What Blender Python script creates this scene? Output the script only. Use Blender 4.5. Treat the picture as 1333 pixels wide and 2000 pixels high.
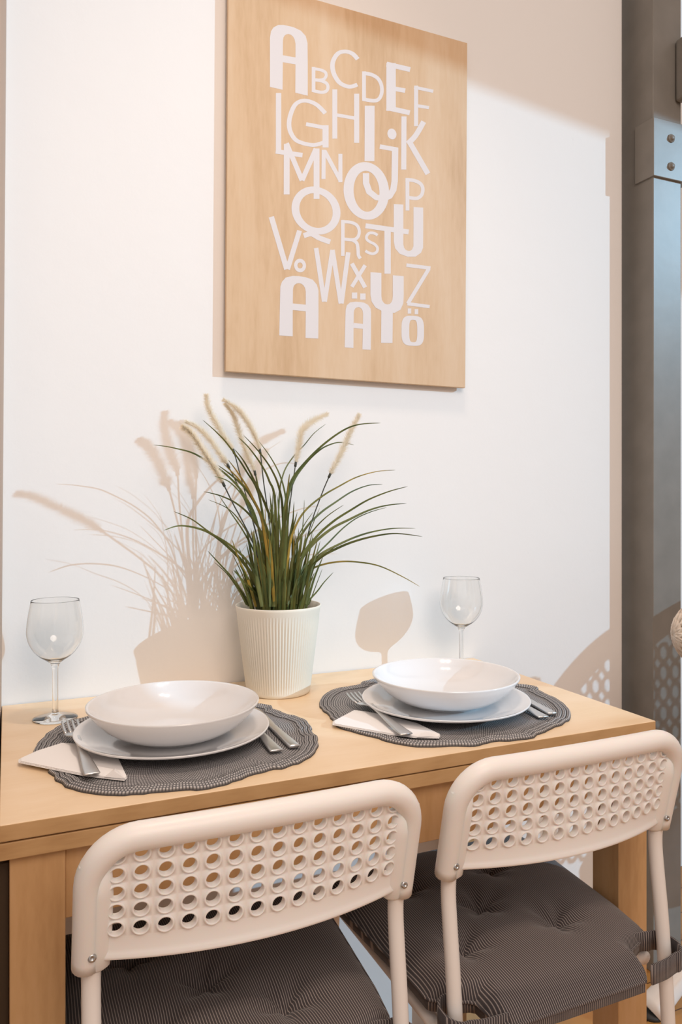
import bpy, bmesh, math, random
from math import sin, cos, pi, radians, sqrt, atan2
from mathutils import Vector, Matrix

for o in list(bpy.data.objects):
    bpy.data.objects.remove(o, do_unlink=True)
S = bpy.context.scene
COL = S.collection
random.seed(7)

# ------------------------------------------------------------------ camera
FPX, HY, CZ, YAW = 1480.0, 970.0, 1.077, radians(23.8)
cam = bpy.data.cameras.new('camera')
cam.sensor_fit = 'HORIZONTAL'; cam.sensor_width = 36.0
cam.lens = FPX / 1333.0 * 36.0
cam.shift_y = -(1000.0 - HY) / 1333.0
cam.clip_start = 0.02
camo = bpy.data.objects.new('camera', cam); COL.objects.link(camo)
camo.location = (0, 0, CZ); camo.rotation_euler = (radians(90), 0, -YAW)
S.camera = camo

# ------------------------------------------------------------------ light
S.view_settings.view_transform = 'Standard'; S.view_settings.look = 'None'
S.view_settings.gamma = 1.0; S.view_settings.use_curve_mapping = False
S.view_settings.exposure = 0.0
w = bpy.data.worlds.new('world'); S.world = w; w.use_nodes = True
w.node_tree.nodes['Background'].inputs[0].default_value = (0.85, 0.74, 0.68, 1)
w.node_tree.nodes['Background'].inputs[1].default_value = 0.67

SUN_DIR = Vector((-1.2, 1.0, -0.53)).normalized()
sl = bpy.data.lights.new('sun', 'SUN'); sl.energy = 1.85; sl.color = (0.43, 0.75, 1.0); sl.angle = radians(0.45)
so = bpy.data.objects.new('sun', sl); COL.objects.link(so)
so.rotation_euler = SUN_DIR.to_track_quat('-Z', 'Y').to_euler(); so.location = (4, -2, 3)

def area(name, loc, target, size, power, color):
    l = bpy.data.lights.new(name, 'AREA'); l.shape = 'DISK'; l.size = size; l.energy = power; l.color = color
    o = bpy.data.objects.new(name, l); COL.objects.link(o); o.location = loc
    o.rotation_euler = (Vector(target) - Vector(loc)).to_track_quat('-Z', 'Y').to_euler()
    return o
def spot(name, loc, power, size, blend, color, radius):
    l = bpy.data.lights.new(name, 'SPOT'); l.energy = power; l.spot_size = radians(size); l.spot_blend = blend
    l.color = color; l.shadow_soft_size = radius
    o = bpy.data.objects.new(name, l); COL.objects.link(o); o.location = loc
WARM = (1.0, 0.79, 0.64)
# a ceiling fitting with two downlights over the table, and an added fill lamp behind the camera
spot('downlight', (0.40, 0.84, 2.95), 26, 75, 1.0, WARM, 0.035)
spot('downlight', (0.56, 0.74, 2.95), 26, 75, 1.0, WARM, 0.035)
area('fill_light', (0.30, -0.95, 2.35), (0.45, 0.9, 0.6), 1.2, 23, (1.0, 0.83, 0.71))

# ------------------------------------------------------------------ helpers
s_, c_ = sin(YAW), cos(YAW)
def onz(x, y, z):
    """point of the place seen at photo pixel x, y lying at height z"""
    d = (CZ - z) * FPX / (y - HY); l = d * (x - 666.5) / FPX
    return Vector((d * s_ + l * c_, d * c_ - l * s_, z))
def ony(x, y, Y):
    t = (x - 666.5) / FPX; d = Y / (c_ - t * s_)
    return Vector((d * (s_ + t * c_), Y, CZ - (y - HY) / FPX * d))

def tag(o, label, cat, group=None):
    o['label'] = label; o['category'] = cat
    if group: o['group'] = group
    return o
def empty(name, loc, label, cat, group=None, rz=0):
    o = bpy.data.objects.new(name, None); COL.objects.link(o); o.location = loc
    o.rotation_euler = (0, 0, rz); o.empty_display_size = 0.05
    return tag(o, label, cat, group)
def obj(name, bm, mat, parent=None, smooth=True, bevel=0, label=None):
    bmesh.ops.recalc_face_normals(bm, faces=bm.faces[:])
    me = bpy.data.meshes.new(name); bm.to_mesh(me); bm.free()
    me.materials.append(mat)
    if smooth:
        for p in me.polygons: p.use_smooth = True
    o = bpy.data.objects.new(name, me); COL.objects.link(o)
    if parent: o.parent = parent
    if bevel:
        m = o.modifiers.new('bevel', 'BEVEL'); m.width = bevel; m.segments = 3; m.limit_method = 'ANGLE'
        m.harden_normals = False
    elif smooth == 'auto':
        pass
    if label: o['label'] = label
    return o
def struct(name, bm, mat, parent=None, **k):
    o = obj(name, bm, mat, parent, **k)
    if not parent: o['kind'] = 'structure'
    return o
def B(): return bmesh.new()
def box(bm, x0, x1, y0, y1, z0, z1):
    v = [bm.verts.new((x, y, z)) for x in (x0, x1) for y in (y0, y1) for z in (z0, z1)]
    for f in ((0,1,3,2),(4,6,7,5),(0,4,5,1),(2,3,7,6),(0,2,6,4),(1,5,7,3)):
        bm.faces.new([v[i] for i in f])
    return v
def lathe(bm, prof, n=64, mod=None, cx=0, cy=0, closed=False):
    rings = []
    for (r, z) in prof:
        if r < 1e-6: rings.append([bm.verts.new((cx, cy, z))]); continue
        ring = []
        for i in range(n):
            a = 2*pi*i/n; rr = r if mod is None else mod(r, z, a)
            ring.append(bm.verts.new((cx + rr*cos(a), cy + rr*sin(a), z)))
        rings.append(ring)
    prs = list(zip(rings[:-1], rings[1:]))
    if closed: prs.append((rings[-1], rings[0]))
    for a, b in prs:
        for i in range(n):
            j = (i+1) % n
            if len(a) == 1 and len(b) == 1: continue
            if len(a) == 1: bm.faces.new((a[0], b[i], b[j]))
            elif len(b) == 1: bm.faces.new((a[i], a[j], b[0]))
            else: bm.faces.new((a[i], a[j], b[j], b[i]))
def catmull(pts, k=6):
    pts = [Vector(p) for p in pts]; out = []
    n = len(pts)
    for i in range(n-1):
        p0 = pts[max(i-1, 0)]; p1 = pts[i]; p2 = pts[i+1]; p3 = pts[min(i+2, n-1)]
        for j in range(k):
            t = j/k
            out.append(0.5*((2*p1) + (p2-p0)*t + (2*p0-5*p1+4*p2-p3)*t*t + (3*p1-p0-3*p2+p3)*t**3))
    out.append(pts[-1]); return out
def tube(bm, pts, r, n=14, caps=True, rf=None):
    pts = [Vector(p) for p in pts]; m = len(pts); rings = []
    t0 = (pts[1]-pts[0]).normalized()
    u = t0.cross(Vector((0, 0, 1)))
    if u.length < 0.1: u = t0.cross(Vector((0, 1, 0)))
    u.normalize()
    for i, p in enumerate(pts):
        t = (pts[min(i+1, m-1)] - pts[max(i-1, 0)]).normalized()
        u = (u - t*u.dot(t)).normalized(); v = t.cross(u)
        rr = rf(i/(m-1)) if rf else r
        rings.append([bm.verts.new(p + (u*cos(2*pi*k/n) + v*sin(2*pi*k/n))*rr) for k in range(n)])
    for a, b in zip(rings[:-1], rings[1:]):
        for k in range(n): bm.faces.new((a[k], a[(k+1)%n], b[(k+1)%n], b[k]))
    if caps:
        bm.faces.new(rings[0][::-1]); bm.faces.new(rings[-1])
def prism(bm, poly, z0, z1):
    a = [bm.verts.new((p[0], p[1], z0)) for p in poly]; b = [bm.verts.new((p[0], p[1], z1)) for p in poly]
    bm.faces.new(a[::-1]); bm.faces.new(b); n = len(poly)
    for i in range(n): bm.faces.new((a[i], a[(i+1)%n], b[(i+1)%n], b[i]))

# ------------------------------------------------------------------ materials
class N:
    def __init__(s, name, color=(0.8,0.8,0.8), rough=0.5, metal=0, spec=0.5, **k):
        s.m = bpy.data.materials.new(name); s.m.use_nodes = True; s.t = s.m.node_tree
        s.b = s.t.nodes['Principled BSDF']
        s.b.inputs['Base Color'].default_value = (*color, 1); s.b.inputs['Roughness'].default_value = rough
        s.b.inputs['Metallic'].default_value = metal; s.b.inputs['Specular IOR Level'].default_value = spec
        for kk, v in k.items(): s.b.inputs[kk.replace('_', ' ')].default_value = v
    def n(s, typ, **k):
        x = s.t.nodes.new(typ)
        for a, v in k.items():
            if a.startswith('i_'): x.inputs[a[2:].replace('_', ' ')].default_value = v
            else: setattr(x, a, v)
        return x
    def l(s, a, b): s.t.links.new(a, b)
    def coord(s, scale=(1,1,1), kind='Object', rot=(0,0,0)):
        tc = s.n('ShaderNodeTexCoord'); mp = s.n('ShaderNodeMapping')
        mp.inputs['Scale'].default_value = scale; mp.inputs['Rotation'].default_value = rot
        s.l(tc.outputs[kind], mp.inputs['Vector']); return mp.outputs[0]
    def ramp(s, fac, stops):
        r = s.n('ShaderNodeValToRGB'); e = r.color_ramp.elements
        while len(e) < len(stops): e.new(0.5)
        for el, (p, c) in zip(e, stops): el.position = p; el.color = (*c, 1)
        s.l(fac, r.inputs[0]); return r.outputs[0]
    def bump(s, h, strength=0.3, dist=0.001):
        b = s.n('ShaderNodeBump'); b.inputs['Strength'].default_value = strength; b.inputs['Distance'].default_value = dist
        s.l(h, b.inputs['Height']); s.l(b.outputs[0], s.b.inputs['Normal']); return b

def wall_mat():
    a = N('painted_plaster', (0.86, 0.845, 0.83), 0.6, spec=0.3)
    v = a.coord()
    n1 = a.n('ShaderNodeTexNoise', i_Scale=9.0, i_Detail=3.0); a.l(v, n1.inputs['Vector'])
    n2 = a.n('ShaderNodeTexNoise', i_Scale=160.0, i_Detail=2.0); a.l(v, n2.inputs['Vector'])
    vo = a.n('ShaderNodeTexVoronoi', i_Scale=9.0); a.l(v, vo.inputs['Vector'])
    dent = a.ramp(vo.outputs['Distance'], [(0.0, (0,0,0)), (0.035, (1,1,1))])
    m1 = a.n('ShaderNodeMath', operation='MULTIPLY_ADD'); a.l(n2.outputs[0], m1.inputs[0]); m1.inputs[1].default_value = 0.12; a.l(n1.outputs[0], m1.inputs[2])
    m2 = a.n('ShaderNodeMath', operation='MULTIPLY_ADD'); a.l(dent, m2.inputs[0]); m2.inputs[1].default_value = 0.25; a.l(m1.outputs[0], m2.inputs[2])
    a.bump(m2.outputs[0], 0.35, 0.003)
    return a.m
def wood_mat(name, c1, c2, c3, scale=(1,1,1), rough=0.38, wave=3.2, dist=4.0, wamt=0.12):
    a = N(name, c1, rough, spec=0.45)
    v = a.coord(scale)
    n0 = a.n('ShaderNodeTexNoise', i_Scale=1.6, i_Detail=3.0, i_Distortion=1.2); a.l(v, n0.inputs['Vector'])
    wv = a.n('ShaderNodeTexWave', i_Scale=wave, i_Distortion=dist, i_Detail=2.0); a.l(v, wv.inputs['Vector'])
    fine = a.n('ShaderNodeTexNoise', i_Scale=28.0, i_Detail=4.0); a.l(v, fine.inputs['Vector'])
    mx = a.n('ShaderNodeMath', operation='MULTIPLY_ADD'); a.l(wv.outputs['Fac'], mx.inputs[0]); mx.inputs[1].default_value = wamt; a.l(n0.outputs[0], mx.inputs[2])
    m2 = a.n('ShaderNodeMath', operation='MULTIPLY_ADD'); a.l(fine.outputs[0], m2.inputs[0]); m2.inputs[1].default_value = 0.35; a.l(mx.outputs[0], m2.inputs[2])
    m3 = a.n('ShaderNodeMath', operation='MULTIPLY'); a.l(m2.outputs[0], m3.inputs[0]); m3.inputs[1].default_value = 0.67
    col = a.ramp(m3.outputs[0], [(0.28, c3), (0.46, c2), (0.62, c1)])
    a.l(col, a.b.inputs['Base Color'])
    a.bump(fine.outputs[0], 0.06, 0.001)
    return a.m
M = {}
M['wall'] = wall_mat()
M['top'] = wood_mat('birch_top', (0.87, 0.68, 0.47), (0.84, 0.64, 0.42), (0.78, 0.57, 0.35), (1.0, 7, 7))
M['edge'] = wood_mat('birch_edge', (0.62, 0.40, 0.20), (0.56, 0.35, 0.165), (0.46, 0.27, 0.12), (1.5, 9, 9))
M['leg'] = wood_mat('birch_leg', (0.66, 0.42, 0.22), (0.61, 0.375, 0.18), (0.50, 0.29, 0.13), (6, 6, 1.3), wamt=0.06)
M['ply'] = wood_mat('plywood_panel', (0.70, 0.51, 0.335), (0.655, 0.45, 0.27), (0.54, 0.34, 0.18), (5, 5, 0.8), 0.5, wamt=0.03)
M['plyedge'] = N('plywood_batten', (0.30, 0.20, 0.12), 0.7).m
M['vinyl'] = N('white_lettering', (0.72, 0.68, 0.68), 0.6).m
M['ceramic'] = N('white_glazed_ceramic', (0.79, 0.80, 0.82), 0.08, spec=0.55, Coat_Weight=0.4, Coat_Roughness=0.04).m
M['plastic'] = N('white_moulded_plastic', (0.86, 0.835, 0.81), 0.38, spec=0.4, Subsurface_Weight=0.15, Subsurface_Scale=0.004).m
M['tube'] = N('white_powder_coated_steel', (0.85, 0.82, 0.79), 0.35, spec=0.5).m
M['screw'] = N('steel_screw', (0.5, 0.5, 0.5), 0.3, 1.0).m
M['pot'] = N('cream_pot', (0.84, 0.80, 0.70), 0.4, spec=0.4).m
M['soil'] = N('dark_soil', (0.05, 0.035, 0.02), 0.9).m
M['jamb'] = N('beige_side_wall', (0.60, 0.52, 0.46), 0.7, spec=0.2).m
M['napkin'] = N('white_paper_napkin', (0.90, 0.89, 0.89), 0.8, spec=0.2).m
M['black'] = N('black_rubber', (0.03, 0.03, 0.03), 0.6).m
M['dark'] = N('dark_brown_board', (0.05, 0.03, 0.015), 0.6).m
M['glass'] = N('clear_glass', (0.98, 0.985, 0.98), 0.0, IOR=1.47, Transmission_Weight=1.0).m
def steel():
    a = N('brushed_steel', (0.66, 0.655, 0.65), 0.33, 1.0)
    v = a.coord((4, 120, 20)); n = a.n('ShaderNodeTexNoise', i_Scale=6.0); a.l(v, n.inputs['Vector']); a.bump(n.outputs[0], 0.08, 0.0005)
    return a.m
M['steel'] = steel()
def column_mat():
    a = N('grey_painted_steel', (0.235, 0.235, 0.22), 0.38, spec=0.4)
    v = a.coord(); n = a.n('ShaderNodeTexNoise', i_Scale=14.0, i_Detail=4.0); a.l(v, n.inputs['Vector'])
    c = a.ramp(n.outputs[0], [(0.3, (0.205, 0.19, 0.168)), (0.7, (0.24, 0.222, 0.198))]); a.l(c, a.b.inputs['Base Color'])
    a.bump(n.outputs[0], 0.12, 0.003); return a.m
M['column'] = column_mat()
def floor_mat():
    a = N('oak_floorboards', (0.5, 0.25, 0.08), 0.35)
    v = a.coord((1, 1, 1)); br = a.n('ShaderNodeTexBrick', i_Scale=1.0); a.l(v, br.inputs['Vector'])
    br.inputs['Brick Width'].default_value = 0.9; br.inputs['Row Height'].default_value = 0.09; br.inputs['Mortar Size'].default_value = 0.0015
    br.inputs['Color1'].default_value = (0.52, 0.25, 0.075, 1); br.inputs['Color2'].default_value = (0.42, 0.19, 0.05, 1); br.inputs['Mortar'].default_value = (0.12, 0.05, 0.02, 1)
    a.l(br.outputs[0], a.b.inputs['Base Color']); return a.m
M['floor'] = floor_mat()
def fabric():
    a = N('pinstriped_brown_fabric', (0.1, 0.09, 0.09), 0.9, spec=0.15, Sheen_Weight=0.2)
    v = a.coord(); sp = a.n('ShaderNodeSeparateXYZ')
    nz = a.n('ShaderNodeTexNoise', i_Scale=9.0, i_Detail=1.0); a.l(v, nz.inputs['Vector'])
    a.l(v, sp.inputs[0])
    m0 = a.n('ShaderNodeMath', operation='MULTIPLY_ADD'); a.l(nz.outputs[0], m0.inputs[0]); m0.inputs[1].default_value = 0.008; a.l(sp.outputs[0], m0.inputs[2])
    m = a.n('ShaderNodeMath', operation='MULTIPLY'); a.l(m0.outputs[0], m.inputs[0]); m.inputs[1].default_value = 2*pi/0.0031
    sn = a.n('ShaderNodeMath', operation='SINE'); a.l(m.outputs[0], sn.inputs[0])
    m3 = a.n('ShaderNodeMath', operation='MULTIPLY_ADD'); a.l(sn.outputs[0], m3.inputs[0]); m3.inputs[1].default_value = 0.5; m3.inputs[2].default_value = 0.5
    fine = a.n('ShaderNodeTexNoise', i_Scale=700.0); a.l(v, fine.inputs['Vector'])
    c = a.ramp(m3.outputs[0], [(0.0, (0.058, 0.050, 0.052)), (0.80, (0.080, 0.069, 0.070)), (0.97, (0.38, 0.33, 0.31))])
    a.l(c, a.b.inputs['Base Color']); a.bump(fine.outputs[0], 0.3, 0.0006); return a.m
M['fabric'] = fabric()
def weave():
    a = N('grey_braided_cord', (0.2, 0.19, 0.19), 0.75, spec=0.25)
    tc = a.n('ShaderNodeTexCoord'); sp = a.n('ShaderNodeSeparateXYZ'); a.l(tc.outputs['UV'], sp.inputs[0])
    def mth(op, x, y=None):
        q = a.n('ShaderNodeMath', operation=op)
        for i, k in enumerate((x, y)):
            if k is None: continue
            if isinstance(k, (int, float)): q.inputs[i].default_value = k
            else: a.l(k, q.inputs[i])
        return q.outputs[0]
    U = mth('MULTIPLY', sp.outputs[0], 2*pi); V = mth('MULTIPLY', sp.outputs[1], 2*pi)
    row = mth('FLOOR', sp.outputs[1]); par = mth('MULTIPLY', row, pi)
    su = mth('ABSOLUTE', mth('SINE', mth('ADD', mth('MULTIPLY', U, 0.5), mth('MULTIPLY', par, 0.5))))
    sv = mth('ABSOLUTE', mth('SINE', mth('MULTIPLY', V, 0.5)))
    h = mth('MULTIPLY', su, sv)
    c = a.ramp(h, [(0.05, (0.08, 0.078, 0.083)), (0.45, (0.29, 0.285, 0.29)), (1.0, (0.62, 0.60, 0.60))])
    a.l(c, a.b.inputs['Base Color']); a.bump(h, 0.9, 0.0012); return a.m
M['weave'] = weave()
def leafm(name, c1, c2):
    a = N(name, c1, 0.45, spec=0.35)
    oi = a.n('ShaderNodeTexNoise', i_Scale=22.0); a.l(a.coord(), oi.inputs['Vector'])
    c = a.ramp(oi.outputs[0], [(0.35, c1), (0.65, c2)]); a.l(c, a.b.inputs['Base Color']); return a.m
M['leaf'] = leafm('green_leaf', (0.06, 0.082, 0.02), (0.15, 0.16, 0.04))
M['leaf2'] = leafm('yellowing_leaf', (0.13, 0.13, 0.025), (0.50, 0.33, 0.06))
M['stalk'] = N('dark_stalk', (0.05, 0.055, 0.04), 0.6).m
a_ = N('cream_bristle', (0.97, 0.92, 0.82), 0.9, spec=0.05)
tr_ = a_.n('ShaderNodeBsdfTranslucent'); tr_.inputs[0].default_value = (1.0, 0.95, 0.85, 1); mx_ = a_.n('ShaderNodeMixShader'); mx_.inputs[0].default_value = 0.5
a_.l(a_.b.outputs[0], mx_.inputs[1]); a_.l(tr_.outputs[0], mx_.inputs[2]); a_.l(mx_.outputs[0], a_.t.nodes['Material Output'].inputs[0]); M['plume'] = a_.m
def rattan():
    a = N('natural_rattan', (0.62, 0.5, 0.4), 0.6)
    n = a.n('ShaderNodeTexNoise', i_Scale=40.0); a.l(a.coord(), n.inputs['Vector'])
    c = a.ramp(n.outputs[0], [(0.3, (0.60, 0.49, 0.40)), (0.7, (0.80, 0.72, 0.63))]); a.l(c, a.b.inputs['Base Color']); return a.m
M['rattan'] = rattan()

# ------------------------------------------------------------------ room
WY = 1.34
bm = B(); box(bm, -0.10, 1.303, WY, WY+0.055, 0, 3.3); struct('wall_main', bm, M['wall'], smooth=False, bevel=0.004)
bm = B(); v = box(bm, -0.10, 0, 0.62, WY, 0, 3.3)
for q in v:
    if q.co.x > -0.05: q.co.x = (-0.013 + 0.0066*q.co.z) if q.co.y > 1 else -0.034
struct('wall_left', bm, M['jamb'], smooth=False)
bm = B(); box(bm, 1.2, 4.5, 1.62, 1.70, 0, 3.3); struct('wall_right', bm, M['wall'], smooth=False)
bm = B(); box(bm, -2.0, 6.2, -3.2, 1.70, -0.1, 0.0); struct('floor', bm, M['floor'], smooth=False)
# far wall behind the viewer with the tall window that lets the sun in
a = -0.157
def bwy(x): return -1.2 + a*(x-4.6)
bm = B()
HEAD = 1.949 + 0.53*2.54
for (x0, x1, z0, z1) in ((1.85, 2.665, 0, 3.9), (5.9, 6.2, 0, 3.9), (3.1, 5.9, 0, 0.25), (2.665, 3.1, 0, 1.72), (2.665, 5.9, HEAD, 3.9)):  # left jamb and raised sill shaped to keep sun off the chairs
    v = box(bm, x0, x1, 0, 0.12, z0, z1)
    for q in v: q.co.y = q.co.y + bwy(q.co.x) - 0.12
struct('wall_back', bm, M['wall'], smooth=False)
bm = B(); box(bm, -0.011, 0.0015, 0.875, 1.33, 0.02, 0.69); struct('dark_filler_1', bm, M['dark'], smooth=False)  # dark board added to fill the dark strip beside the left leg

# ------------------------------------------------------------------ steel column
colr = empty('steel_column', (1.335, 1.28, 0), 'grey painted steel column standing at the right end of the white wall', 'column')
bm = B(); box(bm, 0, 0.086, 0, 0.14, 0, 3.3); obj('shaft', bm, M['column'], colr, smooth=False, bevel=0.002)
bm = B(); box(bm, -0.005, 0.11, -0.006, 0.05, CZ+0.722, CZ+0.854); obj('bracket', bm, M['column'], colr, smooth=False, bevel=0.0015)
for zz in (0.8146, 0.751):
    bm = B(); lathe(bm, [(0.0095, 0), (0.0095, 0.002), (0.0085, 0.003), (0.0055, 0.003), (0.0055, 0.006), (0.0045, 0.0072), (0, 0.0075)], 24)
    bmesh.ops.rotate(bm, verts=bm.verts[:], cent=(0,0,0), matrix=Matrix.Rotation(radians(90), 3, 'X'))
    bmesh.ops.translate(bm, verts=bm.verts[:], vec=(0.048, -0.006, CZ+zz)); obj('bolt', bm, M['column'], colr)
bm = B(); box(bm, 0.064, 0.20, -0.05, -0.001, CZ+0.902, CZ+1.045); obj('beam_plate', bm, M['column'], colr, smooth=False, bevel=0.008)

# ------------------------------------------------------------------ table
TX0, TX1, TY0, TZ = -0.0075, 0.893, 0.851, 0.74
tb = empty('dining_table', ((TX0+TX1)/2, (TY0+WY)/2, 0), 'light birch wooden table pushed against the white wall, laid for two', 'table')
ox, oy = tb.location.x, tb.location.y
bm = B(); box(bm, TX0-ox, TX1-ox, TY0-oy, 1.338-oy, TZ-0.0178, TZ); 
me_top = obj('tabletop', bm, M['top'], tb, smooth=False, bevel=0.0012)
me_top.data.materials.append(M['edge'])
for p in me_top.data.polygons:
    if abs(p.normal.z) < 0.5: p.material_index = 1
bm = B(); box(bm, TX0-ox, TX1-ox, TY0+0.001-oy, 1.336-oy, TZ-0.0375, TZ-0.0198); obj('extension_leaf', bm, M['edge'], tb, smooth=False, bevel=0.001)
bm = B(); box(bm, 0.03-ox, 0.86-ox, 0.90-oy, 1.32-oy, TZ-0.0199, TZ-0.0177); obj('spacer', bm, M['dark'], tb, smooth=False)
LEGX = ((0.0022, 0.0575), (0.8305, 0.8865))
for (x0, x1) in LEGX:
    for (y0, y1) in ((0.862, 0.917), (1.27, 1.325)):
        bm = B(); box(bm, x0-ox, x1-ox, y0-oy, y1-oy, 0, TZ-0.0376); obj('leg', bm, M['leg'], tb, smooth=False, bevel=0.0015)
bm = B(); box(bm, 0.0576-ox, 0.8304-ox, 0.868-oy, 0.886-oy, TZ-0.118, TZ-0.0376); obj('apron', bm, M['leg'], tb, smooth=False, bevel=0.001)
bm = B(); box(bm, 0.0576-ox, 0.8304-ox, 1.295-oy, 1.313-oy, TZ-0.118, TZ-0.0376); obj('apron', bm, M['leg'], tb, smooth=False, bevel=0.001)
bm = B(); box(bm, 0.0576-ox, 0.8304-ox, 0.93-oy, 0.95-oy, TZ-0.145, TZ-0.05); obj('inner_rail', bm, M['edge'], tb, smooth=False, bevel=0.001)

# ------------------------------------------------------------------ perforated chairs
ZT, RR, HW = 0.7565, 0.0135, 0.1715
def yrec(z): return 0.032*(ZT-z)/(ZT-0.625)
def bulge(z): return 0.006 + 0.027*min(1, max(0, (ZT-z)/(ZT-0.633)))
def panel_bm():
    bm = B(); nx, nz = 14, 5; px, pz = 0.0225, 0.0187
    z_low = 0.665 - pz/2; Rc = 0.045
    def place(x, z, off):
        # keep everything inside the rounded frame corners
        cx, cz = HW-Rc, ZT-Rc
        if abs(x) > cx and z > cz:
            dx, dz = abs(x)-cx, z-cz; d = sqrt(dx*dx+dz*dz)
            if d > Rc: k = Rc/d; x = (cx+dx*k)*(1 if x > 0 else -1); z = cz+dz*k
        u = x/HW
        return Vector((x, yrec(z) - bulge(z)*(1-u*u) - off, z))
    prof = [(None, .0012), (.0092, .0012), (.0087, .0032), (.0079, .0040), (.0070, .0038), (.0066, .0026), (.0066, -.0050), (.0070, -.0062), (.0079, -.0064), (.0087, -.0056), (.0092, -.0012), (None, -.0012)]
    n = 24
    for i in range(nx):
        for j in range(nz):
            cx = (i-(nx-1)/2)*px; cz = 0.665 + j*pz
            rings = []
            for (r, off) in prof:
                ring = []
                for k in range(n):
                    a = 2*pi*k/n + pi/4; dx, dz = cos(a), sin(a)
                    if r is None:
                        m = max(abs(dx), abs(dz)); x = cx+dx/m*px/2; z = cz+dz/m*pz/2
                    else: x = cx+dx*r; z = cz+dz*r
                    ring.append(bm.verts.new(place(x, z, off)))
                rings.append(ring)
            for a_, b_ in zip(rings[:-1], rings[1:]):
                for k in range(n): bm.faces.new((a_[k], a_[(k+1)%n], b_[(k+1)%n], b_[k]))
    # solid margins
    def sheet(xs, zs, th=0.0012):
        for off in (th, -th):
            g = [[bm.verts.new(place(x, z, off)) for z in zs] for x in xs]
            for i in range(len(xs)-1):
                for j in range(len(zs)-1): bm.faces.new((g[i][j], g[i+1][j], g[i+1][j+1], g[i][j+1]))
    xe = nx*px/2; zt = z_low + nz*pz
    tt = [math.tan(radians(k*15)) for k in (-3, -2, -1, 0, 1, 2, 3)]
    zs = sorted({round(0.665+j*pz+pz/2*q, 7) for j in range(nz) for q in tt})
    for sgn in (-1, 1): sheet([sgn*(xe+(HW-xe)*k/3) for k in range(4)], zs)
    # lower band with rolled lip
    xs = sorted({round((i-(nx-1)/2)*px+px/2*q, 7) for i in range(nx) for q in tt} | {sg*(xe+(HW-xe)*k/3) for k in (1, 2, 3) for sg in (-1, 1)})
    lip = [(z_low, .0012), (0.642, .0012), (0.6385, .0025), (0.6355, .0042), (0.633, .0042), (0.6315, .002), (0.6315, -.003), (0.635, -.0045), (0.640, -.0012), (z_low, -.0012)]
    g = [[bm.verts.new(place(x, z, o)) for (z, o) in lip] for x in xs]
    for i in range(len(xs)-1):
        for j in range(len(lip)-1): bm.faces.new((g[i][j], g[i+1][j], g[i+1][j+1], g[i][j+1]))
    bmesh.ops.remove_doubles(bm, verts=bm.verts[:], dist=0.00005)
    return bm
def frame_path():
    pts = []; Rc = 0.045
    for k in range(9): z = 0.625 + (ZT-Rc-0.625)*k/8; pts.append((-HW, z))
    for k in range(1, 10): a = pi - (pi/2)*k/10; pts.append((-HW+Rc+Rc*cos(a), ZT-Rc+Rc*sin(a)))
    for k in range(0, 33): pts.append((-HW+Rc+(2*HW-2*Rc)*k/32, ZT))
    pts2 = [(-x, z) for (x, z) in pts[:18][::-1]]
    allp = pts + pts2
    return [Vector((x, yrec(z) - bulge(z)*(1-(x/HW)**2)*(0.9 if abs(x) < HW else 0), z)) for (x, z) in allp]
def cushion_bm():
    bm = B(); nu, nv = 100, 92
    def xe(t):   # half width along depth t 0 (near the backrest) .. 1
        if t < 0.14: return 0.116 + 0.008*(t/0.14)
        if t < 0.20: return 0.124 + 0.052*((t-0.14)/0.06)**0.6
        return 0.176 + 0.026*(t-0.2)/0.8
    def yy(t): return -0.022 + 0.41*t
    tufts = [(-0.095, 0.112), (0.06, 0.112), (-0.018, 0.187), (-0.095, 0.275), (0.06, 0.275)]
    def H(x, y, t, u):
        e = min(1-abs(u), min(t, 1-t)*1.6); e = max(0, e)
        h = 0.009 + 0.023*(1-math.exp(-e*13))
        h += 0.004*sin(pi*min(1, max(0, t)))*(1-u*u)
        for (tx, ty) in tufts:
            dx, dy = x-tx, y-ty; d = sqrt(dx*dx+dy*dy)
            h -= 0.024*math.exp(-(d/0.020)**1.15)
            an = atan2(dy, dx); h -= 0.0058*math.exp(-((d-0.02)/0.022)**2)*(0.5+0.5*cos(5*an+tx*40))
        return h
    top = []; bot = []
    for j in range(nv+1):
        t = j/nv; rt = []; rb = []
        for i in range(nu+1):
            u = -1+2*i/nu; 
            x = u*xe(t)*(1-0.13*(max(0, 0.09-t)/0.09)**2) - 0.010*max(0, 1-t*3); y = yy(t)
            # rounded front corners
            if t > 0.85: x *= 1-0.10*((t-0.85)/0.15)**2*abs(u)
            rt.append(bm.verts.new((x, y, 0.452+H(x, y, t, u)))); rb.append(bm.verts.new((x, y, 0.4585 if 5 < i < nu-5 and 10 < j < nv-4 else 0.447)))
        top.append(rt); bot.append(rb)
    for j in range(nv):
        for i in range(nu):
            bm.faces.new((top[j][i], top[j][i+1], top[j+1][i+1], top[j+1][i]))
            bm.faces.new((bot[j][i], bot[j+1][i], bot[j+1][i+1], bot[j][i+1]))
    for i in range(nu):
        bm.faces.new((top[0][i], bot[0][i], bot[0][i+1], top[0][i+1])); bm.faces.new((top[nv][i], top[nv][i+1], bot[nv][i+1], bot[nv][i]))
    for j in range(nv):
        bm.faces.new((top[j][0], top[j+1][0], bot[j+1][0], bot[j][0])); bm.faces.new((top[j][nu], bot[j][nu], bot[j+1][nu], top[j+1][nu]))
    return bm, xe, yy
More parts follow.
